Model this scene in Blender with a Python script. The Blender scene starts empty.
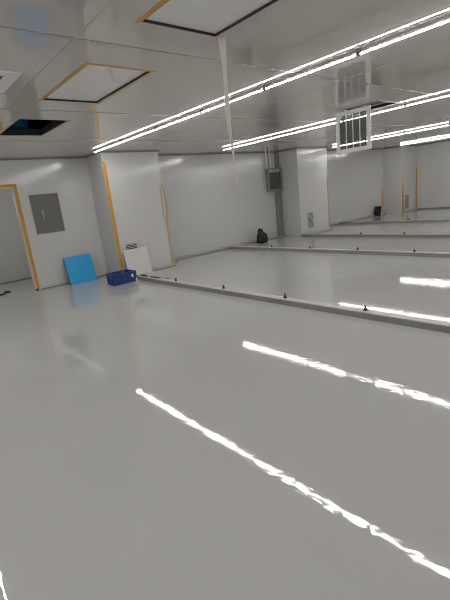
import bpy, bmesh, math, random
from mathutils import Vector, Matrix
random.seed(7)
S = bpy.context.scene
COL = S.collection

# ------------------------------------------------------------------ camera, world, exposure
def make_camera():
    f, pitch, roll, yaw, h = 404.674, math.radians(14.471), math.radians(-6.393), math.radians(39.256), 1.488
    fwd = Vector((math.sin(yaw)*math.cos(pitch), math.cos(yaw)*math.cos(pitch), -math.sin(pitch)))
    right = Vector((math.cos(yaw), -math.sin(yaw), 0)); up = right.cross(fwd)
    r2 = right*math.cos(roll) + up*math.sin(roll)
    u2 = -right*math.sin(roll) + up*math.cos(roll)
    cd = bpy.data.cameras.new('camera'); cam = bpy.data.objects.new('camera', cd); COL.objects.link(cam)
    m = Matrix.Identity(4)
    for i in range(3):
        m[i][0], m[i][1], m[i][2] = r2[i], u2[i], -fwd[i]
    m[2][3] = h
    cam.matrix_world = m
    cd.sensor_fit = 'VERTICAL'; cd.sensor_height = 36.0; cd.sensor_width = 27.0
    cd.lens = f/600*36; cd.clip_start = 0.02; cd.clip_end = 200
    S.camera = cam
make_camera()
w = bpy.data.worlds.new('world'); S.world = w; w.use_nodes = True
w.node_tree.nodes['Background'].inputs[0].default_value = (0.02, 0.02, 0.022, 1)
w.node_tree.nodes['Background'].inputs[1].default_value = 0.3
S.view_settings.view_transform = 'Standard'; S.view_settings.look = 'None'
S.view_settings.gamma = 1.0; S.view_settings.use_curve_mapping = False
S.view_settings.exposure = 0.2
TUBE = 52.0                                   # radiance of the LED tubes
S.cycles.max_bounces = 10; S.cycles.diffuse_bounces = 6; S.cycles.glossy_bounces = 6
S.cycles.use_denoising = True; S.cycles.filter_width = 1.0; S.cycles.sample_clamp_indirect = 6.0

# ------------------------------------------------------------------ materials
def mat(name, col, rough=0.5, metal=0.0, spec=0.5, emit=0.0, noise=None, bump=None, alpha=None, trans=0.0):
    """noise=(scale, amount): soft colour mottling; bump=(scale, strength[, detail])"""
    m = bpy.data.materials.new(name); m.use_nodes = True
    nt = m.node_tree; b = nt.nodes['Principled BSDF']
    b.inputs['Base Color'].default_value = (*col, 1)
    b.inputs['Roughness'].default_value = rough
    b.inputs['Metallic'].default_value = metal
    b.inputs['Specular IOR Level'].default_value = spec
    b.inputs['Transmission Weight'].default_value = trans
    if emit:
        b.inputs['Emission Color'].default_value = (1.0, 0.995, 0.985, 1)
        b.inputs['Emission Strength'].default_value = emit
    tc = nt.nodes.new('ShaderNodeTexCoord')
    if noise:
        n = nt.nodes.new('ShaderNodeTexNoise'); n.inputs['Scale'].default_value = noise[0]
        n.inputs['Detail'].default_value = 4
        nt.links.new(tc.outputs['Object'], n.inputs['Vector'])
        r = nt.nodes.new('ShaderNodeMix'); r.data_type = 'RGBA'
        a = noise[1]
        r.inputs[6].default_value = (*[c*(1-a) for c in col], 1)
        r.inputs[7].default_value = (*[min(1, c*(1+a)) for c in col], 1)
        nt.links.new(n.outputs['Fac'], r.inputs[0]); nt.links.new(r.outputs[2], b.inputs['Base Color'])
    if bump:
        n = nt.nodes.new('ShaderNodeTexNoise'); n.inputs['Scale'].default_value = bump[0]
        n.inputs['Detail'].default_value = bump[2] if len(bump) > 2 else 3
        nt.links.new(tc.outputs['Object'], n.inputs['Vector'])
        bp = nt.nodes.new('ShaderNodeBump'); bp.inputs['Strength'].default_value = bump[1]
        bp.inputs['Distance'].default_value = 0.01
        nt.links.new(n.outputs['Fac'], bp.inputs['Height']); nt.links.new(bp.outputs['Normal'], b.inputs['Normal'])
    return m

def add_strokes(m, scale, strength):
    nt = m.node_tree; b = nt.nodes['Principled BSDF']
    tc = nt.nodes.new('ShaderNodeTexCoord'); mp = nt.nodes.new('ShaderNodeMapping')
    mp.inputs['Scale'].default_value = scale; mp.inputs['Rotation'].default_value = (0, 0, math.radians(25))
    n = nt.nodes.new('ShaderNodeTexNoise'); n.inputs['Scale'].default_value = 1.0; n.inputs['Detail'].default_value = 2; n.inputs['Distortion'].default_value = 1.2
    bp = nt.nodes.new('ShaderNodeBump'); bp.inputs['Strength'].default_value = strength; bp.inputs['Distance'].default_value = 0.01
    nt.links.new(tc.outputs['Object'], mp.inputs['Vector']); nt.links.new(mp.outputs[0], n.inputs['Vector'])
    nt.links.new(n.outputs['Fac'], bp.inputs['Height'])
    old = b.inputs['Normal'].links[0].from_socket
    nt.links.new(old, bp.inputs['Normal']); nt.links.new(bp.outputs['Normal'], b.inputs['Normal'])

M = dict(
    wall=mat('coated_wall_panel', (0.655, 0.65, 0.632), 0.15, spec=0.65, noise=(0.7, 0.025)),
    ceiling=mat('coated_ceiling_panel', (0.66, 0.62, 0.585), 0.04, spec=0.95, metal=0.14, noise=(0.9, 0.05)),
    floor=mat('epoxy_floor', (0.485, 0.483, 0.468), 0.028, spec=0.68, noise=(0.5, 0.03), bump=(19.0, 0.036, 0.9)),
    profile=mat('pale_corner_profile', (0.66, 0.65, 0.63), 0.25),
    cove=mat('grey_cove_profile', (0.25, 0.25, 0.24), 0.35),
    seam=mat('aluminium_seam', (0.5, 0.5, 0.49), 0.3, metal=0.5),
    alu=mat('mill_aluminium', (0.62, 0.61, 0.58), 0.3, metal=0.55, noise=(6, 0.08)),
    rail_side=mat('grey_rail_side', (0.33, 0.325, 0.30), 0.4, metal=0.2, noise=(9, 0.2)),  # rail sides in a darker, mottled grey than the top
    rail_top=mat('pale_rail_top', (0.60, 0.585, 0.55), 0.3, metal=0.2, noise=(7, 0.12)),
    tape=mat('orange_tape', (0.62, 0.31, 0.035), 0.45, noise=(14, 0.12)),
    tape_pale=mat('faded_orange_tape', (0.62, 0.40, 0.17), 0.5, noise=(14, 0.12)),
    jamb=mat('pale_jamb', (0.66, 0.56, 0.47), 0.4),
    film=mat('white_film', (0.80, 0.72, 0.66), 0.4),
    dark=mat('dark_gap', (0.03, 0.03, 0.032), 0.6),
    plenum=mat('darkened_plenum_concrete', (0.05, 0.052, 0.055), 0.9, noise=(3, 0.3)),  # concrete coloured near-black to hold the darkness above the ceiling
    duct=mat('blue_duct_wrap', (0.03, 0.36, 0.75), 0.5, noise=(4, 0.3)),
    white=mat('white_coated_metal', (0.86, 0.85, 0.84), 0.35),
    tube=mat('lit_led_tube', (0.9, 0.9, 0.9), 0.4, emit=TUBE),
    housing=mat('lamp_housing', (0.70, 0.70, 0.69), 0.4),
    cap=mat('grey_end_cap', (0.30, 0.30, 0.30), 0.5),
    steel=mat('olive_grey_panel', (0.19, 0.185, 0.163), 0.07, metal=0.0, noise=(16, 0.14)),
    sticker=mat('pale_sticker', (0.42, 0.41, 0.38), 0.5, noise=(60, 0.3)),
    blue=mat('bright_blue_board', (0.001, 0.37, 0.78), 0.42, noise=(5, 0.10)),
    blue_edge_shade=mat('blue_board_edge_shade', (0.01, 0.09, 0.22), 0.6),
    crate=mat('navy_plastic', (0.022, 0.06, 0.24), 0.4, noise=(12, 0.12)),
    panel=mat('white_board', (0.72, 0.705, 0.67), 0.4, noise=(3, 0.03)),
    black=mat('black_plastic', (0.012, 0.012, 0.014), 0.5, noise=(10, 0.3)),
    rust=mat('brown_scrap', (0.22, 0.11, 0.06), 0.7, noise=(20, 0.3)),
    pinkish=mat('pale_scrap', (0.55, 0.42, 0.36), 0.6),
    louver=mat('grey_louver', (0.50, 0.50, 0.49), 0.45),
    louver_dark=mat('dark_louver_gap', (0.035, 0.035, 0.035), 0.6),
    louver_grey=mat('grey_louver_gap', (0.17, 0.17, 0.17), 0.6),
    mesh=mat('grey_filter_mesh', (0.10, 0.10, 0.10), 0.7, noise=(70, 0.5)),
    glass_dark=mat('smoked_cover', (0.085, 0.09, 0.08), 0.2, noise=(8, 0.2)),
    trunk=mat('grey_trunking', (0.30, 0.30, 0.285), 0.35, metal=0.2),
)

add_strokes(M['floor'], (42, 9, 1), 0.011)

# ------------------------------------------------------------------ mesh helpers
def box(bm, lo, hi, bevel=0.0):
    lo, hi = Vector(lo), Vector(hi)
    t = bmesh.new()
    bmesh.ops.create_cube(t, size=1.0)
    for v in t.verts:
        v.co = Vector(((lo[i]+hi[i])/2 + v.co[i]*(hi[i]-lo[i]) for i in range(3)))
    if bevel:
        bmesh.ops.bevel(t, geom=t.edges[:], offset=bevel, segments=2, affect='EDGES', profile=0.6)
    merge(bm, t)
def merge(bm, t, mtx=None):
    me = bpy.data.meshes.new('tmp'); t.to_mesh(me); t.free()
    if mtx is not None: me.transform(mtx)
    bm.from_mesh(me); bpy.data.meshes.remove(me)
def cyl(bm, p0, p1, r0, r1=None, seg=12):
    p0, p1 = Vector(p0), Vector(p1); d = p1-p0
    t = bmesh.new()
    bmesh.ops.create_cone(t, cap_ends=True, segments=seg, radius1=r0, radius2=r0 if r1 is None else r1, depth=d.length)
    merge(bm, t, Matrix.Translation((p0+p1)/2) @ d.to_track_quat('Z', 'Y').to_matrix().to_4x4())
def path_tube(bm, pts, r, seg=8):
    """swept round tube along pts with one ring per point"""
    rings = []
    n = len(pts)
    for i, p in enumerate(pts):
        p = Vector(p); d = (Vector(pts[min(i+1, n-1)])-Vector(pts[max(i-1, 0)])).normalized()
        q = d.to_track_quat('Z', 'Y'); rr = r[i] if isinstance(r, (list, tuple)) else r
        rings.append([bm.verts.new(p + q @ Vector((rr*math.cos(a), rr*math.sin(a), 0)))
                      for a in (2*math.pi*k/seg for k in range(seg))])
    for a, b in zip(rings, rings[1:]):
        for k in range(seg):
            bm.faces.new((a[k], a[(k+1) % seg], b[(k+1) % seg], b[k]))
    bm.faces.new(rings[0][::-1]); bm.faces.new(rings[-1])
def ribbon(bm, rows, thick):
    """rows of (left, right) points -> a thin solid strip"""
    cols = []
    n = len(rows)
    for i, (a, b) in enumerate(rows):
        a, b = Vector(a), Vector(b)
        d = (Vector(rows[min(i+1, n-1)][0])-Vector(rows[max(i-1, 0)][0]))
        nn = d.cross(b-a).normalized()*thick/2
        cols.append([bm.verts.new(a+nn), bm.verts.new(b+nn), bm.verts.new(b-nn), bm.verts.new(a-nn)])
    for p, q in zip(cols, cols[1:]):
        for k in range(4):
            bm.faces.new((p[k], p[(k+1) % 4], q[(k+1) % 4], q[k]))
    bm.faces.new(cols[0][::-1]); bm.faces.new(cols[-1])
def obj(name, bm, m, parent=None, smooth=False):
    bmesh.ops.recalc_face_normals(bm, faces=bm.faces[:])
    me = bpy.data.meshes.new(name); bm.to_mesh(me); bm.free()
    for p in me.polygons: p.use_smooth = smooth
    for mm in (m if isinstance(m, (list, tuple)) else [m]): me.materials.append(mm)
    o = bpy.data.objects.new(name, me); COL.objects.link(o)
    if parent: o.parent = parent; o.matrix_parent_inverse = Matrix.Identity(4)
    return o
def boxo(name, lo, hi, m, parent=None, bevel=0.0):
    bm = bmesh.new(); box(bm, lo, hi, bevel); return obj(name, bm, m, parent)
def struct(o):
    o['kind'] = 'structure'; return o
def tag(o, label, cat, group=None):
    o['label'] = label; o['category'] = cat
    if group: o['group'] = group
    return o
def thing(name, label, cat, loc, group=None, rot=(0, 0, 0)):
    o = bpy.data.objects.new(name, None); o.empty_display_size = 0.1
    COL.objects.link(o); o.location = loc; o.rotation_euler = rot
    return tag(o, label, cat, group)
def dup(root, loc, label, group=None):
    r = root.copy(); COL.objects.link(r); r.location = loc; r['label'] = label
    if group: r['group'] = group
    for ch in list(root.children):
        c = ch.copy(); COL.objects.link(c); c.parent = r
        for g in list(ch.children):
            d = g.copy(); COL.objects.link(d); d.parent = c
    return r

# ------------------------------------------------------------------ room shell
H = 2.6
XL, XR, YB = -2.2, 17.73, -3.0                # left wall, right wall, wall behind the camera
YD, YW, YP = 8.85, 8.88, 8.12                 # doorway wall, recessed end wall, column faces
TOP = 3.4
struct(boxo('floor', (XL-.1, YB-.1, -0.1), (XR+.1, 11.1, 0), M['floor']))

def slab(xs, ys, z0, z1, holes):
    """horizontal slab with rectangular holes, cut on a grid"""
    xs = sorted(set(xs + [v for h in holes for v in h[:2]])); ys = sorted(set(ys + [v for h in holes for v in h[2:]]))
    bm = bmesh.new(); vt = {}
    def v(i, j, z):
        if (i, j, z) not in vt: vt[(i, j, z)] = bm.verts.new((xs[i], ys[j], z))
        return vt[(i, j, z)]
    def solid(i, j):
        if not (0 <= i < len(xs)-1 and 0 <= j < len(ys)-1): return False
        cx, cy = (xs[i]+xs[i+1])/2, (ys[j]+ys[j+1])/2
        return not any(h[0] < cx < h[1] and h[2] < cy < h[3] for h in holes)
    for i in range(len(xs)-1):
        for j in range(len(ys)-1):
            if not solid(i, j): continue
            for z in (z0, z1): bm.faces.new([v(i, j, z), v(i+1, j, z), v(i+1, j+1, z), v(i, j+1, z)])
            for di, dj, a, b in ((-1, 0, (0, 0), (0, 1)), (1, 0, (1, 0), (1, 1)), (0, -1, (0, 0), (1, 0)), (0, 1, (0, 1), (1, 1))):
                if not solid(i+di, j+dj):
                    p, q = (i+a[0], j+a[1]), (i+b[0], j+b[1])
                    bm.faces.new([v(*p, z0), v(*q, z0), v(*q, z1), v(*p, z1)])
    return bm
HX0, HX1 = 1.60, 2.175
HATCH = [(HX0, 2.215, 1.34, 2.48), (HX0, HX1, 3.335, 4.475), (HX0, HX1, 5.365, 6.41)]
GRILLE_HOLE = (6.17, 6.76, 3.42, 4.02)
struct(obj('ceiling', slab([XL, XR], [YB, YD], H, H+0.05, HATCH+[GRILLE_HOLE]), M['ceiling']))
struct(boxo('ceiling_slab', (XL-.1, YB-.1, TOP), (XR+.1, 11.1, TOP+0.1), M['plenum']))

DX0, DX1, DZ = 1.30, 2.27, 2.09               # door opening
bm = bmesh.new()
box(bm, (XL, YD, 0), (DX0, YD+0.1, TOP)); box(bm, (DX1, YD, 0), (3.83, YD+0.1, TOP)); box(bm, (DX0, YD, DZ), (DX1, YD+0.1, TOP))
struct(obj('wall_doorway', bm, M['wall']))
struct(boxo('wall_near_column', (3.83, YP, 0), (5.19, YD+0.15, TOP), M['wall']))
struct(boxo('wall_end_middle', (5.19, YW, 0), (9.98, YW+0.1, TOP), M['wall']))
struct(boxo('wall_middle_column', (9.98, YP, 0), (11.45, YW+0.1, TOP), M['wall']))
struct(boxo('wall_end_far', (11.45, YW, 0), (16.41, YW+0.1, TOP), M['wall']))
struct(boxo('wall_far_column', (16.41, YP, 0), (XR, YW+0.1, TOP), M['wall']))
struct(boxo('wall_right', (XR, YB, 0), (XR+0.1, YP, TOP), M['wall']))
struct(boxo('wall_left', (XL-0.1, YB, 0), (XL, YD+.1, TOP), M['wall']))
struct(boxo('wall_behind', (XL-.1, YB-0.1, 0), (XR+.1, YB, TOP), M['wall']))
# the room seen through the doorway
bm = bmesh.new()
box(bm, (-0.3, 10.88, 0), (3.9, 10.98, H)); box(bm, (-0.4, YD+.1, 0), (-0.3, 10.98, H)); box(bm, (3.8, YD+.15, 0), (3.9, 10.88, H))
struct(obj('wall_side_room', bm, M['wall']))
struct(boxo('ceiling_side_room', (-0.4, YD+0.1, H), (3.9, 10.98, H+0.05), M['ceiling']))

# corner and cove profiles
bm = bmesh.new()
c = 0.028
def cove(x0, y0, x1, y1): box(bm, (min(x0, x1), min(y0, y1), H-c), (max(x0, x1), max(y0, y1), H), 0.006)
cove(XL, YD-c, 3.83, YD); cove(3.83-c, YP-c, 3.83, YD-c); cove(3.83, YP-c, 5.19+c, YP); cove(5.19, YP, 5.19+c, YW-c)
cove(5.19, YW-c, 9.98, YW); cove(9.98-c, YP-c, 9.98, YW-c); cove(9.98, YP-c, 11.45+c, YP); cove(11.45, YP, 11.45+c, YW-c)
cove(11.45, YW-c, 16.41, YW); cove(16.41-c, YP-c, 16.41, YW-c); cove(16.41, YP-c, XR, YP); cove(XR-c, YB, XR, YP-c); cove(XL, YB, XL+c, YD-c)
struct(obj('trim_cove', bm, M['cove']))
bm = bmesh.new()
e = 0.022
for x, y in ((3.83, YP), (5.19-e, YP), (9.98, YP), (11.45-e, YP), (16.41, YP), (XR-2*e, YP)):
    box(bm, (x-0.002, y-0.004, 0), (x+e+.002, y+0.0, H-c), 0.002)
for x, y in ((3.83, YD), (9.98, YW), (16.41, YW)):
    box(bm, (x-e, y-e, 0), (x, y, H-c), 0.008)
struct(obj('trim_corner', bm, M['profile']))
bm = bmesh.new()
for y in (8.83-8, 2.885, 4.892, 6.83): box(bm, (XL, y-0.011, H-0.004), (XR, y+0.011, H), 0.001)
struct(obj('trim_ceiling', bm, M['seam']))
bm = bmesh.new()
for x in (1.32, 4.42, 13.35): box(bm, (x-0.003, YB, H-0.002), (x+0.003, YP, H), 0.0005)
struct(obj('trim_ceiling_lengthwise', bm, M['seam']))
bm = bmesh.new()                                        # thin skirting lines
box(bm, (DX1+.06, YD-0.006, 0), (3.83, YD, 0.02)); box(bm, (XL, YD-0.006, 0), (DX0-.06, YD, 0.02))
box(bm, (XR-0.02, YB, 0), (XR, YP-.02, 0.05)); box(bm, (-0.3, 10.868, 0), (3.8, 10.88, 0.02))
struct(obj('baseboard_wall', bm, M['cove']))
bm = bmesh.new()                                        # aluminium floor channel along the recessed wall bays
def channel(x0, y0, x1, y1):
    box(bm, (x0, y0, 0), (x1, y1, 0.012), 0.002)
    if x1-x0 > y1-y0:
        box(bm, (x0, y1-.012, 0), (x1, y1, 0.055), 0.003); box(bm, (x0, y0, 0), (x1, y0+.010, 0.05), 0.002)
    else: box(bm, (x0, y0, 0), (x0+.012, y1, 0.055), 0.003)
channel(5.19, YW-0.16, 9.96, YW); channel(5.19, YP, 5.29, YW-.16); channel(3.98, YP-.10, 5.19, YP-0.004)
channel(9.98, YP-.10, 11.45, YP-0.004); channel(11.45, YW-0.14, 16.38, YW); channel(16.41, YP-.1, XR-.03, YP-.004)
struct(obj('baseboard_channel', bm, M['alu']))

# doorway edging: orange taped trim
bm = bmesh.new()
box(bm, (DX1, YD-0.012, 0.03), (DX1+0.05, YD+0.0, DZ+0.045), 0.003); box(bm, (DX0-0.05, YD-0.012, DZ), (DX1, YD, DZ+0.045), 0.003)
box(bm, (DX0-0.05, YD-0.012, 0.03), (DX0, YD, DZ), 0.003)
d1 = struct(obj('door_1', bm, M['tape']))
bm = bmesh.new()
box(bm, (DX1-0.03, YD, 0.03), (DX1, YD+0.1, DZ-.0), 0.002); box(bm, (DX0, YD, 0.03), (DX0+.03, YD+0.1, DZ), 0.002); box(bm, (DX0+.03, YD, DZ-0.03), (DX1-.03, YD+0.1, DZ), 0.002)
obj('jamb', bm, M['jamb'], d1)
bm = bmesh.new(); box(bm, (DX1-0.028, YD-0.014, 0), (DX1+0.03, YD+0.02, 0.03), 0.006); obj('post_foot', bm, M['dark'], d1)

# ------------------------------------------------------------------ LED lamps
def lamp_proto(label):
    t = thing('led_tube_lamp', label, 'lamp', (0, 0, H), 'LED tube lamps in ceiling rows')
    L = 1.148
    zc, r = -0.034, 0.013
    # opaque upper back and milky lower cover of the tube
    def arc(a0, a1, rr, n): return [(1.2*rr*math.sin(a0+(a1-a0)*k/n), zc-0.68*rr*math.cos(a0+(a1-a0)*k/n)) for k in range(n+1)]
    def prism(prof, y0, y1):
        bm = bmesh.new()
        a = [bm.verts.new((x, y0, z)) for x, z in prof]; b = [bm.verts.new((x, y1, z)) for x, z in prof]; n = len(prof)
        for i in range(n): bm.faces.new((a[i], a[(i+1) % n], b[(i+1) % n], b[i]))
        bm.faces.new(a[::-1]); bm.faces.new(b); return bm
    A = math.radians(94)
    obj('tube', prism(arc(-A, A, r, 16), 0.02, L-0.02), M['tube'], t)
    bm = prism(arc(A, 2*math.pi-A, r*1.04, 10), 0.02, L-0.02)
    obj('back', bm, M['cap'], t)
    for y in (0.0, L-0.02):
        bm = bmesh.new(); cyl(bm, (0, y, zc), (0, y+0.02, zc), 0.0185, seg=16); box(bm, (-0.012, y+.001, zc), (0.012, y+0.019, 0)); obj('end_cap', bm, M['cap'], t)
    return t
ORD = ['first', 'second', 'third', 'fourth', 'fifth', 'sixth', 'seventh', 'eighth', 'ninth']
ROWS = [(3.63, 7.94, 'row ending at the near column'), (7.02, 8.02, 'row just beyond the hanging grille'),
        (11.46, 7.90, 'second row beyond the hanging grille'), (15.50, 7.75, 'row nearest the right wall'),
        (0.12, 7.94, 'row left of the ceiling hatches')]
proto = None
for rx, yend, words in ROWS:
    for k in range(9):
        lab = '%s LED tube lamp from the end wall in the %s' % (ORD[k], words)
        loc = (rx, yend-1.15*(k+1), H)
        if proto is None:
            proto = lamp_proto(lab); proto.location = loc
        else: dup(proto, loc, lab)
dup(proto, (0.25, 9.3, H), 'added unseen LED tube lamp lighting the side room beyond the doorway from its left')  # unseen lamp added to light the side room
dup(proto, (1.30, 9.25, H), 'added unseen LED tube lamp brightening the side room from behind the doorway lintel').rotation_euler.z = -math.pi/2  # second unseen lamp, added to brighten the side room

# ------------------------------------------------------------------ ceiling hatches
def hatch(h, name, label, closed, tapes):
    x0, x1, y0, y1 = h
    t = thing(name, label, 'hatch', ((x0+x1)/2, (y0+y1)/2, H))
    cx, cy = (x0+x1)/2, (y0+y1)/2
    hx, hy = (x1-x0)/2, (y1-y0)/2
    bm = bmesh.new()
    g = 0.006
    for lo, hi in (((-hx, -hy), (-hx+g, hy)), ((hx-g, -hy), (hx, hy)), ((-hx+g, -hy), (hx-g, -hy+g)), ((-hx+g, hy-g), (hx-g, hy))):
        box(bm, (lo[0], lo[1], 0.0), (hi[0], hi[1], 0.05 if closed else 0.09))
    obj('rim', bm, M['dark'], t)  # near-black lining puts the shade of the recess sides into colour
    if closed:
        bm = bmesh.new(); box(bm, (-hx+g, -hy+g, 0.016), (hx-g, hy-g, 0.04), 0.003); obj('panel', bm, M['white'], t)
    for side, a, b, wd, mm in tapes:            # strips stuck on the ceiling round the opening, from fraction a to b
        bm = bmesh.new()
        if side == 'l': box(bm, (-hx-wd, -hy+2*hy*a, -0.002), (-hx, -hy+2*hy*b, 0))
        if side == 'r': box(bm, (hx, -hy+2*hy*a, -0.002), (hx+wd, -hy+2*hy*b, 0))
        if side == 'n': box(bm, (-hx+2*hx*a, -hy-wd, -0.002), (-hx+2*hx*b, -hy, 0))
        if side == 'f': box(bm, (-hx+2*hx*a, hy, -0.002), (-hx+2*hx*b, hy+wd, 0))
        obj('tape_strip', bm, M[mm], t)
hatch(HATCH[0], 'ceiling_hatch', 'nearest ceiling hatch, orange tape on its left side only', True,
      [('l', 0, 1.02, 0.035, 'tape'), ('f', .94, 1.03, 0.03, 'tape_pale')])
hatch(HATCH[1], 'ceiling_hatch', 'closed ceiling hatch edged in orange tape with a short film curl', True,
      [('l', 0, 1, 0.034, 'tape'), ('n', -.06, 1.06, 0.03, 'tape'), ('r', .0, 1.03, 0.028, 'tape_pale'), ('f', -.06, 0.0, 0.03, 'tape')])
hatch(HATCH[2], 'ceiling_opening', 'open dark ceiling hatch hole above the orange-framed doorway', False,
      [('r', 0, 0.85, 0.02, 'tape_pale'), ('l', 0, 1, 0.018, 'tape_pale'), ('n', .9, 1.08, 0.02, 'tape_pale')])
bm = bmesh.new()
path_tube(bm, [(1.92, 6.50, 2.79), (1.92, 6.9, 2.79), (1.96, 7.4, 2.80), (2.0, 8.0, 2.80)], 0.13, 24)
for k in range(9): cyl(bm, (1.92, 6.52+k*0.06, 2.79), (1.92, 6.535+k*0.06, 2.79), 0.139, seg=24)
tag(obj('air_duct', bm, M['duct'], None, True), 'blue wrapped air duct seen through the open ceiling hatch', 'duct')
bm = bmesh.new(); path_tube(bm, [(x, 6.44+0.012*math.sin(x*5), 2.672+0.004*math.sin(x*9)) for x in [1.2+.04*k for k in range(14)]], 0.018, 8)
tag(obj('cable', bm, M['cap'], None, True), 'grey cable lying across the far rim of the open ceiling hatch', 'cable')

# hanging film strips
bm = bmesh.new()
rows = []
for k in range(41):
    u = k/40; z = H - 0.03 - u*1.06
    wd = (0.042*(1-u)**0.8 + 0.013)*(0.82+0.18*math.cos(u*13))
    a = 0.75 + 0.35*math.sin(u*6.0)
    cx = 2.199 + 0.006*math.sin(u*8); cy = 2.40 + 0.010*math.sin(u*5)
    if u > 0.97: wd *= 0.4
    rows.append(((cx-wd/2*math.cos(a), cy+wd/2*math.sin(a), z), (cx+wd/2*math.cos(a), cy-wd/2*math.sin(a), z)))
ribbon(bm, rows, 0.0012)
strip = thing('film_strip', 'long pale film strip hanging from the corner of the nearest ceiling hatch', 'strip', (0, 0, 0))
obj('film', bm, M['film'], strip)
bm = bmesh.new(); ribbon(bm, [((2.186, 2.385, H-.0015), (2.212, 2.415, H-.0015)), ((2.184, 2.386, H-.02), (2.212, 2.413, H-.02)), ((2.184, 2.388, H-.05), (2.212, 2.411, H-.05))], 0.002)
obj('tape_tab', bm, M['tape_pale'], strip)
bm = bmesh.new()
rows = []
for k in range(15):
    u = k/14; x = 1.765+0.06*u*u; z = H-0.003-0.135*u
    wd = 0.042*(1-0.7*u*u)
    rows.append(((x-wd/2, 3.318-0.02*u, z), (x+wd/2, 3.318-0.02*u, z)))
ribbon(bm, rows, 0.0015)
tag(obj('film_curl', bm, M['film'], None), 'short curled white film tail dangling below the taped ceiling hatch', 'strip')

# ------------------------------------------------------------------ square diffuser at left
t = thing('ceiling_diffuser', 'square white ceiling air diffuser at the left edge of the ceiling', 'diffuser', (0.895, 3.97, H))
bm = bmesh.new()
for a, b in (((-.30, -.29), (-.19, .29)), ((.19, -.29), (.30, .29)), ((-.19, -.29), (.19, -.18)), ((-.19, .18), (.19, .29))):
    box(bm, (a[0], a[1], -0.012), (b[0], b[1], 0), 0.003)
obj('frame', bm, M['white'], t)
boxo('back_plate', (-.19, -.18, -0.002), (.19, .18, 0), M['dark'], t)
bm = bmesh.new()
for k in range(3):
    s = 0.145-0.05*k; z0, z1 = -0.010, -0.004
    for a, b in (((-s-.03, -s), (-s, s)), ((s, -s), (s+.03, s)), ((-s, -s), (s, -s+.025)), ((-s, s-.025), (s, s))):
        box(bm, (a[0], a[1], z0), (b[0], b[1], z1))
obj('vane', bm, M['white'], t)

# ------------------------------------------------------------------ hinged return-air grille
t = thing('return_grille', 'white return air grille hanging open on its hinge below the ceiling', 'grille', (6.15, 3.84, H))
gw, gh = 0.61, 0.63                            # along y, along -z
bm = bmesh.new(); f = 0.062
for lo, hi in (((-gw/2, -0.035-f), (gw/2, -0.035)), ((-gw/2, -0.035-gh), (gw/2, -0.035-gh+f)), ((-gw/2, -0.035-gh+f), (-gw/2+f, -0.035-f)), ((gw/2-f, -0.035-gh+f), (gw/2, -0.035-f))):
    box(bm, (-0.022, lo[0], lo[1]), (0.022, hi[0], hi[1]), 0.007)
obj('frame', bm, M['white'], t)
for k in range(3):
    y = -gw/2+f + (gw-2*f)*(k+1)/4
    boxo('mullion', (-0.012, y-0.006, -0.035-gh+f), (0.010, y+0.006, -0.035-f), M['white'], t, 0.002)
bm = bmesh.new()
n = 34
for k in range(n):
    z = -0.035-f-(gh-2*f)*(k+.5)/n
    if k in (1, 2, 3, n-4, n-5): continue
    cyl(bm, (0.004, -gw/2+f, z), (0.004, gw/2-f, z), 0.0052, seg=6)
for k in range(30):
    y = -gw/2+f+(gw-2*f)*(k+.5)/30
    z0 = -0.035-gh+f
    cyl(bm, (0.004, y, z0), (0.004, y, -0.035-f), 0.0040, seg=6)
obj('filter_mesh', bm, M['mesh'], t)
for y in (-0.2, 0.2):
    bm = bmesh.new(); cyl(bm, (0, y-0.025, -0.018), (0, y+0.025, -0.018), 0.008); box(bm, (-0.006, y-.02, -0.036), (0.006, y+.02, -0.014)); box(bm, (-0.004, y-.02, -0.016), (0.03, y+.02, 0.0))
    obj('hinge', bm, M['louver'], t)
t = thing('grille_opening', 'white framed dark ceiling opening beside the hanging return grille', 'opening', ((GRILLE_HOLE[0]+GRILLE_HOLE[1])/2, (GRILLE_HOLE[2]+GRILLE_HOLE[3])/2, H))
bm = bmesh.new(); hx, hy = .295, .30
for lo, hi in (((-hx-.03+.055, -hy-.03), (hx+.03, -hy)), ((-hx-.03+.055, hy), (hx+.03, hy+.03)), ((hx, -hy), (hx+.03, hy))):
    box(bm, (lo[0], lo[1], -0.008), (hi[0], hi[1], 0), 0.002)
obj('frame', bm, M['white'], t)
bm = bmesh.new()
for k in range(2):
    x = -hx+2*hx*(k+1)/3; box(bm, (x-.012, -hy, 0.012), (x+.012, hy, 0.03))
obj('cross_bar', bm, M['louver'], t)
bm = bmesh.new()
for lo, hi in (((-hx, -hy), (-hx+.005, hy)), ((hx-.005, -hy), (hx, hy)), ((-hx, -hy), (hx, -hy+.005)), ((-hx, hy-.005), (hx, hy))): box(bm, (lo[0], lo[1], 0.0), (hi[0], hi[1], 0.3))
box(bm, (-hx, -hy, .3), (hx, hy, .31))
obj('duct_box', bm, M['dark'], t)

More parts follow.
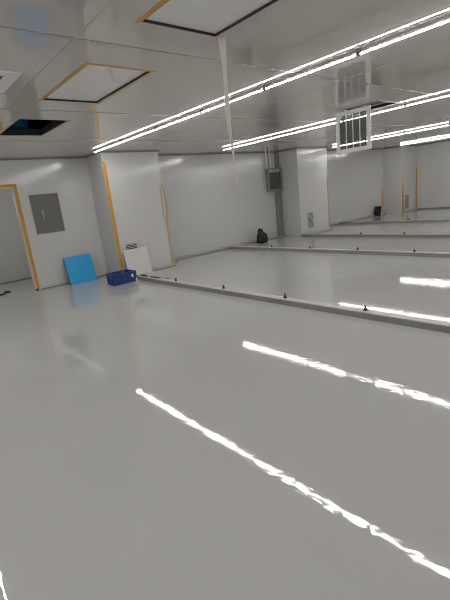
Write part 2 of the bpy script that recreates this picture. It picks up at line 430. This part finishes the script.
# ------------------------------------------------------------------ wall grilles on the columns
def wall_vent(x0, x1, z0, z1, label, n, gap='louver_dark'):
    t = thing('wall_vent', label, 'vent', ((x0+x1)/2, YP, z0), 'louvred vents low on the columns')
    hw, hh = (x1-x0)/2, z1-z0; f = 0.018
    bm = bmesh.new()
    for lo, hi in (((-hw, 0), (-hw+f, hh)), ((hw-f, 0), (hw, hh)), ((-hw+f, 0), (hw-f, f)), ((-hw+f, hh-f), (hw-f, hh))):
        box(bm, (lo[0], -0.014, lo[1]), (hi[0], 0, hi[1]), 0.003)
    obj('frame', bm, M['profile'], t)
    boxo('backing', (-hw+f, -0.003, f), (hw-f, 0, hh-f), M[gap], t)
    for k in range(n):
        z = f + (hh-2*f)*(k+.5)/n; d = (hh-2*f)/n*0.15
        bm = bmesh.new()
        vs = [(-0.004, z+d*1.3), (-0.003, z+d*1.3+.003), (-0.016, z-d+.003), (-0.018, z-d)]
        a = [bm.verts.new((-hw+f, y, zz)) for y, zz in vs]; b = [bm.verts.new((hw-f, y, zz)) for y, zz in vs]
        for i in range(4): bm.faces.new((a[i], a[(i+1) % 4], b[(i+1) % 4], b[i]))
        bm.faces.new(a[::-1]); bm.faces.new(b)
        obj('louver', bm, M['louver'], t)
wall_vent(4.02, 4.32, 0.19, 0.70, 'grey louvred wall vent behind the leaning white panel', 14)
wall_vent(10.31, 10.61, 0.19, 0.69, 'grey louvred wall vent low on the middle column', 13, 'louver_grey')
wall_vent(16.64, 17.0, 0.13, 0.70, 'grey louvred wall vent between orange tapes on the far column', 13, 'louver_grey')

# ------------------------------------------------------------------ orange masking tape on wall corners
def tape(name, label, rows, m, th=0.002):
    bm = bmesh.new(); ribbon(bm, rows, th); return tag(obj(name, bm, M[m]), label, 'tape', 'orange tape on column edges')
y = YP-0.0055
tape('masking_tape', 'wide orange tape strip down the left edge of the nearest column',
     [((3.832, y, 2.43), (3.875, y, 2.40)), ((3.832, y, 2.36), (3.90, y, 2.37)), ((3.832, y, 1.2), (3.902, y, 1.2)), ((3.832, y, 0.03), (3.90, y, 0.03))], 'tape')
rows = []
for k in range(25):
    u = k/24; z = 1.88-1.85*u; off = 0.0 if z < 1.05 else 0.035*math.sin((z-1.05)/0.83*math.pi)
    wd = 0.042 if z < 1.05 else 0.028
    rows.append(((5.186-wd+off, y-off*.6, z), (5.186+off, y-off*.9, z)))
tape('masking_tape', 'thin peeling orange tape strip on the right edge of the nearest column', rows, 'tape_pale')
rows = [((5.115-0.02*math.sin(math.pi*k/12), y-0.008*math.sin(math.pi*k/12), 1.86-0.80*k/12), (5.130-0.02*math.sin(math.pi*k/12), y-0.008*math.sin(math.pi*k/12), 1.86-0.80*k/12)) for k in range(13)]
tape('masking_tape', 'narrow loose inner strand of orange tape beside the peeling strip', rows, 'tape_pale')
tape('masking_tape', 'faint orange tape strip on the right edge of the middle column', [((11.40, y, 1.70), (11.448, y, 1.68)), ((11.42, y, .9), (11.448, y, .9)), ((11.415, y, .12), (11.448, y, .12))], 'tape_pale')
tape('masking_tape', 'orange tape strip on the left edge of the far column', [((16.412, y, 1.55), (16.43, y, 1.52)), ((16.412, y, .9), (16.54, y, .9)), ((16.412, y, .03), (16.56, y, .03))], 'tape')
tape('masking_tape', 'orange tape strip on the right edge of the far column', [((17.60, y, 1.76), (17.70, y, 1.72)), ((17.61, y, .9), (17.70, y, .9)), ((17.61, y, .05), (17.70, y, .05))], 'tape')
tape('masking_tape', 'pale orange tape strip on the end wall left of the far column', [((16.20, YW-.004, 1.05), (16.34, YW-.004, 1.02)), ((16.2, YW-.004, .5), (16.36, YW-.004, .5)), ((16.2, YW-.004, .07), (16.36, YW-.004, .07))], 'tape_pale')

# ------------------------------------------------------------------ access panel on the doorway wall
t = thing('access_panel', 'square olive grey panel set in the wall right of the orange-framed doorway', 'panel', (2.79, YD, 1.12))
bm = bmesh.new(); hw, hh, f = 0.288, 0.787, 0.012
for lo, hi in (((-hw, 0), (-hw+f, hh)), ((hw-f, 0), (hw, hh)), ((-hw+f, 0), (hw-f, f)), ((-hw+f, hh-f), (hw-f, hh))):
    box(bm, (lo[0], -0.012, lo[1]), (hi[0], 0, hi[1]), 0.003)
obj('frame', bm, M['cap'], t)
boxo('cover', (-hw+f, -0.006, f), (hw-f, 0, hh-f), M['steel'], t, 0.001)
bm = bmesh.new()
for k, (z0, z1, w2) in enumerate(((0, .035, .022), (.045, .075, .03), (.085, .12, .024), (.13, .165, .03), (.175, .20, .018))):
    box(bm, (-0.085-w2/2, -0.0085, 0.29+z0), (-0.085+w2/2, -0.006, 0.29+z1), 0.001)
obj('label_sticker', bm, M['sticker'], t)

# ------------------------------------------------------------------ electrical cabinet in the corner
t = thing('electrical_cabinet', 'dark glass-fronted electrical cabinet in the corner by the middle column', 'cabinet', (9.645, YW, 1.45))
boxo('body', (-.28, -0.14, 0.0), (.28, 0, 0.65), M['trunk'], t, 0.006)
boxo('cover', (-.25, -0.147, 0.04), (.25, -0.14, 0.53), M['glass_dark'], t, 0.002)
bm = bmesh.new()
for lo, hi in (((-.30, -.01), (-.265, .67)), ((.265, -.01), (.30, .67)), ((-.265, -.01), (.265, .025)), ((-.265, .63), (.265, .67))):
    box(bm, (lo[0], -0.155, lo[1]), (hi[0], -0.14, hi[1]), 0.004)
obj('front_frame', bm, M['cap'], t)
for k, x in enumerate((-.17, -.04, .13)):
    boxo('breaker', (x-.045, -0.153, 0.56), (x+.045, -0.14, 0.615), M['white'] if k == 2 else M['louver'], t, 0.004)
bm = bmesh.new(); box(bm, (9.72, YW-.075, 0.056), (9.955, YW-.014, 1.438), 0.006)
t = tag(obj('cable_trunking', bm, M['trunk']), 'grey vertical cable trunking below the electrical cabinet', 'trunking')
bm = bmesh.new(); box(bm, (9.83, YW-.075, 2.122), (9.955, YW-.0, H-c), 0.006)
tag(obj('cable_trunking', bm, M['trunk']), 'short grey cable trunking rising from the electrical cabinet to the ceiling', 'trunking')
for x, lab in ((9.40, 'left of two white conduits rising from the electrical cabinet'), (9.55, 'right of two white conduits rising from the electrical cabinet')):
    bm = bmesh.new(); cyl(bm, (x, YW-.06, 2.122), (x, YW-.06, H), 0.028, seg=14)
    for z in (2.135, 2.42): cyl(bm, (x, YW-.06, z), (x, YW-.06, z+.04), 0.037, seg=14); box(bm, (x-.02, YW-.06, z), (x+.02, YW, z+.03))
    tag(obj('conduit', bm, M['white'], None), lab, 'conduit', 'conduits above the cabinet')

# ------------------------------------------------------------------ floor rails with bolts
def floor_rail(x, y0, y1, label):
    t = thing('floor_rail', label, 'rail', (x+.055, y1, 0), 'partition base rails')
    L = y1-y0
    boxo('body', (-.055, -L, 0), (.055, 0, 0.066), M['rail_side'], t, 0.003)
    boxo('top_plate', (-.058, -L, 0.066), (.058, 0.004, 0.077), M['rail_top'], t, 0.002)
    return t
r1 = floor_rail(3.855, YB+.02, 7.46, 'nearest metal base rail across the glossy floor, starting by the navy crate')
for y, lab in ((4.27, 'dark splice patch on the side of the nearest base rail'), (2.45, '')):
    pass
for y in (4.3, 2.3):
    bm = bmesh.new(); box(bm, (-.0575, y-7.46-.09, 0.012), (-.055, y-7.46+.09, 0.058), 0.001); obj('splice_plate', bm, M['cap'], r1)
floor_rail(7.485, YB+.02, 8.72, 'second metal base rail from the camera, meeting the end wall')
floor_rail(9.85, YB+.02, 8.0, 'third metal base rail, in front of the middle column')
floor_rail(12.95, YB+.02, 8.73, 'farthest metal base rail, crossing the floor near the right wall')
t = thing('anchor_bolt', '', 'bolt', (0, 0, 0), 'black anchor bolts on the base rails')
bm = bmesh.new(); cyl(bm, (0, 0, 0), (0, 0, 0.006), 0.026, seg=16); cyl(bm, (0, 0, 0.006), (0, 0, 0.026), 0.02, 0.018, seg=6); obj('nut', bm, M['black'], t)
bm = bmesh.new(); path_tube(bm, [(0, 0, .02), (-.004, 0, .04), (-.016, .0, .058)], [.008, .007, .005]); path_tube(bm, [(0, 0, .02), (.006, 0, .04), (.018, 0, .056)], [.008, .007, .005]); obj('cut_wire', bm, M['black'], t)
BOLTS = [(3.93, 6.15, 'nearest base rail, closest to the navy crate'), (3.93, 4.81, 'nearest base rail, second from the navy crate'), (3.93, 3.54, 'nearest base rail, third from the navy crate'), (3.93, 2.36, 'nearest base rail, fourth from the navy crate'),
         (7.56, 7.14, 'second base rail, nearest the end wall'), (7.56, 5.93, 'second base rail, second from the end wall'), (7.56, 4.69, 'second base rail, third from the end wall'), (7.56, 3.50, 'second base rail, fourth from the end wall'),
         (9.92, 6.05, 'third base rail, towards the middle column'), (9.92, 4.84, 'third base rail, nearer the right of the photo'),
         (13.0, 6.2, 'farthest base rail')]
for i, (x, y, wds) in enumerate(BOLTS):
    lab = 'black anchor bolt on the ' + wds
    if i == 0: t.location = (x, y, .077); t['label'] = lab; bolt = t
    else: dup(bolt, (x, y, .077), lab)

# ------------------------------------------------------------------ things standing on the floor
# blue board leaning on the doorway wall
t = thing('blue_board', 'bright blue square board leaning on the wall left of the navy crate', 'board', (3.18, 8.585, 0.0))
t.rotation_euler = (math.radians(-19), 0, math.radians(-4))
bm = bmesh.new(); box(bm, (-.29, -0.0, 0), (.29, 0.014, 0.60), 0.003); obj('face', bm, M['blue'], t)
bm = bmesh.new(); box(bm, (-.285, 0.014, 0.004), (.285, 0.055, 0.596), 0.002); obj('backing', bm, M['blue_edge_shade'], t)  # dark blue side of the board, with the gap shadow painted in

# navy crate
t = thing('plastic_crate', 'navy blue plastic crate on the floor at the foot of the near column', 'crate', (3.545, 7.555, 0))
hx, hy, hz, tk = .235, .18, .22, .010
bm = bmesh.new()
def ring(ix, iy, z): return [bm.verts.new((sx*ix, sy*iy, z)) for sx, sy in ((-1, -1), (1, -1), (1, 1), (-1, 1))]
R_ = [ring(hx-.008, hy-.008, 0), ring(hx, hy, hz), ring(hx-tk, hy-tk, hz), ring(hx-.008-tk, hy-.008-tk, .012)]
for a, b in zip(R_, R_[1:]):
    for k in range(4): bm.faces.new((a[k], a[(k+1) % 4], b[(k+1) % 4], b[k]))
bm.faces.new(R_[0][::-1]); bm.faces.new(R_[-1])
obj('body', bm, M['crate'], t)
bm = bmesh.new()
for z0, z1, o in ((hz-.028, hz, .012), (hz-.075, hz-.066, .004)):
    for lo, hi in (((-hx-o, -hy-o), (hx+o, -hy+.001)), ((-hx-o, hy-.001), (hx+o, hy+o)), ((-hx-o, -hy), (-hx+.001, hy)), ((hx-.001, -hy), (hx+o, hy))):
        box(bm, (lo[0], lo[1], z0), (hi[0], hi[1], z1), 0.002)
obj('rim', bm, M['crate'], t)
for x in (-.15, -.05, .05): boxo('rib', (x-.006, -hy-.006, 0.03), (x+.006, -hy+.016, hz-.07), M['crate'], t, 0.002)
for y in (-.08, .08): boxo('rib', (-hx-.006, y-.006, 0.03), (-hx+.016, y+.006, hz-.07), M['crate'], t, 0.002)
bm = bmesh.new(); box(bm, (.135, -hy-.012, .10), (.182, -hy+.006, .165), 0.004); obj('tag', bm, M['white'], t)
bm = bmesh.new(); box(bm, (.185, -hy-.02, .07), (.252, -hy+.06, .222), 0.012); obj('handle_lug', bm, M['crate'], t)
# contents
bm = bmesh.new(); path_tube(bm, [(3.52, 7.60, .04), (3.58, 7.62, .12), (3.66, 7.64, .205)], [.02, .022, .02], 10)  # brown bar modelled in place of the tape's reflection at the crate
tag(obj('tape_reflection_bar', bm, M['rust'], None, True), 'brown bar inside the navy crate standing in for a tape reflection', 'reflection')
bm = bmesh.new(); box(bm, (3.36, 7.48, .0125), (3.43, 7.66, .195), 0.01)
tag(obj('tape_box', bm, M['black']), 'dark box standing inside the navy crate', 'box')

# white panel leaning on the near column
t = thing('white_panel', 'white square panel leaning on the near column behind the navy crate', 'panel', (4.235, 7.985, 0))
t.rotation_euler = (math.radians(-9.5), 0, math.radians(2))
bm = bmesh.new(); box(bm, (-.30, 0, 0), (.30, 0.012, .575), 0.003); obj('face', bm, M['panel'], t)
bm = bmesh.new(); box(bm, (-.295, 0.012, 0.004), (.295, 0.022, .57), 0.002); obj('backing', bm, M['cap'], t)

# black bag and black tray along the end wall
out = [(0, 0), (.36, 0), (.40, .06), (.385, .15), (.36, .235), (.27, .285), (.22, .33), (.20, .40), (.13, .425), (.075, .39), (.085, .31), (.04, .22), (.015, .10)]
bm = bmesh.new(); layers = []
for d_, sc in ((-.10, .72), (-.075, .93), (-.02, 1.0), (.03, 1.0), (.075, .9), (.095, .7)):
    layers.append([bm.verts.new((.2+(x-.2)*sc+.012*math.sin(9*zz+30*d_), d_*(1-.5*zz/.42)+.01*math.sin(14*x), max(0.0, .17+(zz-.17)*sc) if zz > 0.01 else 0.0)) for x, zz in out])
for a, b in zip(layers, layers[1:]):
    for k in range(len(out)): bm.faces.new((a[k], a[(k+1) % len(out)], b[(k+1) % len(out)], b[k]))
bm.faces.new(layers[0][::-1]); bm.faces.new(layers[-1])
bmesh.ops.translate(bm, vec=(8.53, 8.60, 0), verts=bm.verts[:])
tag(obj('black_bag', bm, M['black'], None, True), 'crumpled black bag standing against the end wall left of the cabinet', 'bag')
t = thing('black_tray', 'black rectangular tray tilted on the floor left of the far column', 'tray', (15.42, 8.66, -0.021), None, (math.radians(-36), 0, math.radians(-72)))
bm = bmesh.new(); box(bm, (-.13, 0, 0.03), (.13, .015, .47), 0.003); obj('base', bm, M['black'], t)
bm = bmesh.new()
for lo, hi in (((-.13, .03), (-.115, .47)), ((.115, .03), (.13, .47)), ((-.115, .03), (.115, .045)), ((-.115, .455), (.115, .47))): box(bm, (lo[0], -.03, lo[1]), (hi[0], 0.0, hi[1]), 0.002)
obj('rim', bm, M['black'], t)

# scraps
def scrap(name, pts, r, m, label, cat='scrap'):
    bm = bmesh.new(); path_tube(bm, pts, r, 8); return tag(obj(name, bm, M[m], None, True), label, cat)
z = .077
scrap('cable_offcut', [(3.90, 7.40, z+.014), (3.92, 7.30, z+.02), (3.90, 7.22, z+.03), (3.91, 7.13, z+.014)], [.014, .016, .016, .012], 'black', 'dark cable offcut lying on the end of the nearest rail')
scrap('wood_offcut', [(3.945, 7.09, z+.012), (3.925, 6.95, z+.013), (3.945, 6.72, z+.012)], [.012, .013, .012], 'rust', 'brown stick offcut lying on the nearest rail beside the cable offcut')
scrap('pale_strap', [(4.06, 7.30, .012), (4.15, 7.15, .03), (4.12, 6.98, .026), (4.22, 6.82, .012)], [.012, .016, .016, .012], 'pinkish', 'pale pinkish strap scrap on the floor behind the nearest rail')
scrap('cable_offcut', [(1.55, 9.10, .012), (1.62, 9.16, .02), (1.70, 9.22, .016), (1.78, 9.30, .05), (1.80, 9.34, .02), (1.88, 9.36, .012)], [.012, .018, .018, .02, .02, .012], 'black', 'dark cable scrap on the floor inside the doorway')
scrap('cable_offcut', [(8.30, 8.30, .012), (8.42, 8.28, .03), (8.55, 8.33, .012)], .012, 'black', 'dark cable scrap on the floor in front of the black bag')
scrap('wood_offcut', [(7.70, 8.60, .014), (8.05, 8.58, .014), (8.42, 8.60, .014)], .014, 'pinkish', 'pale stick lying along the end wall channel near the black bag')
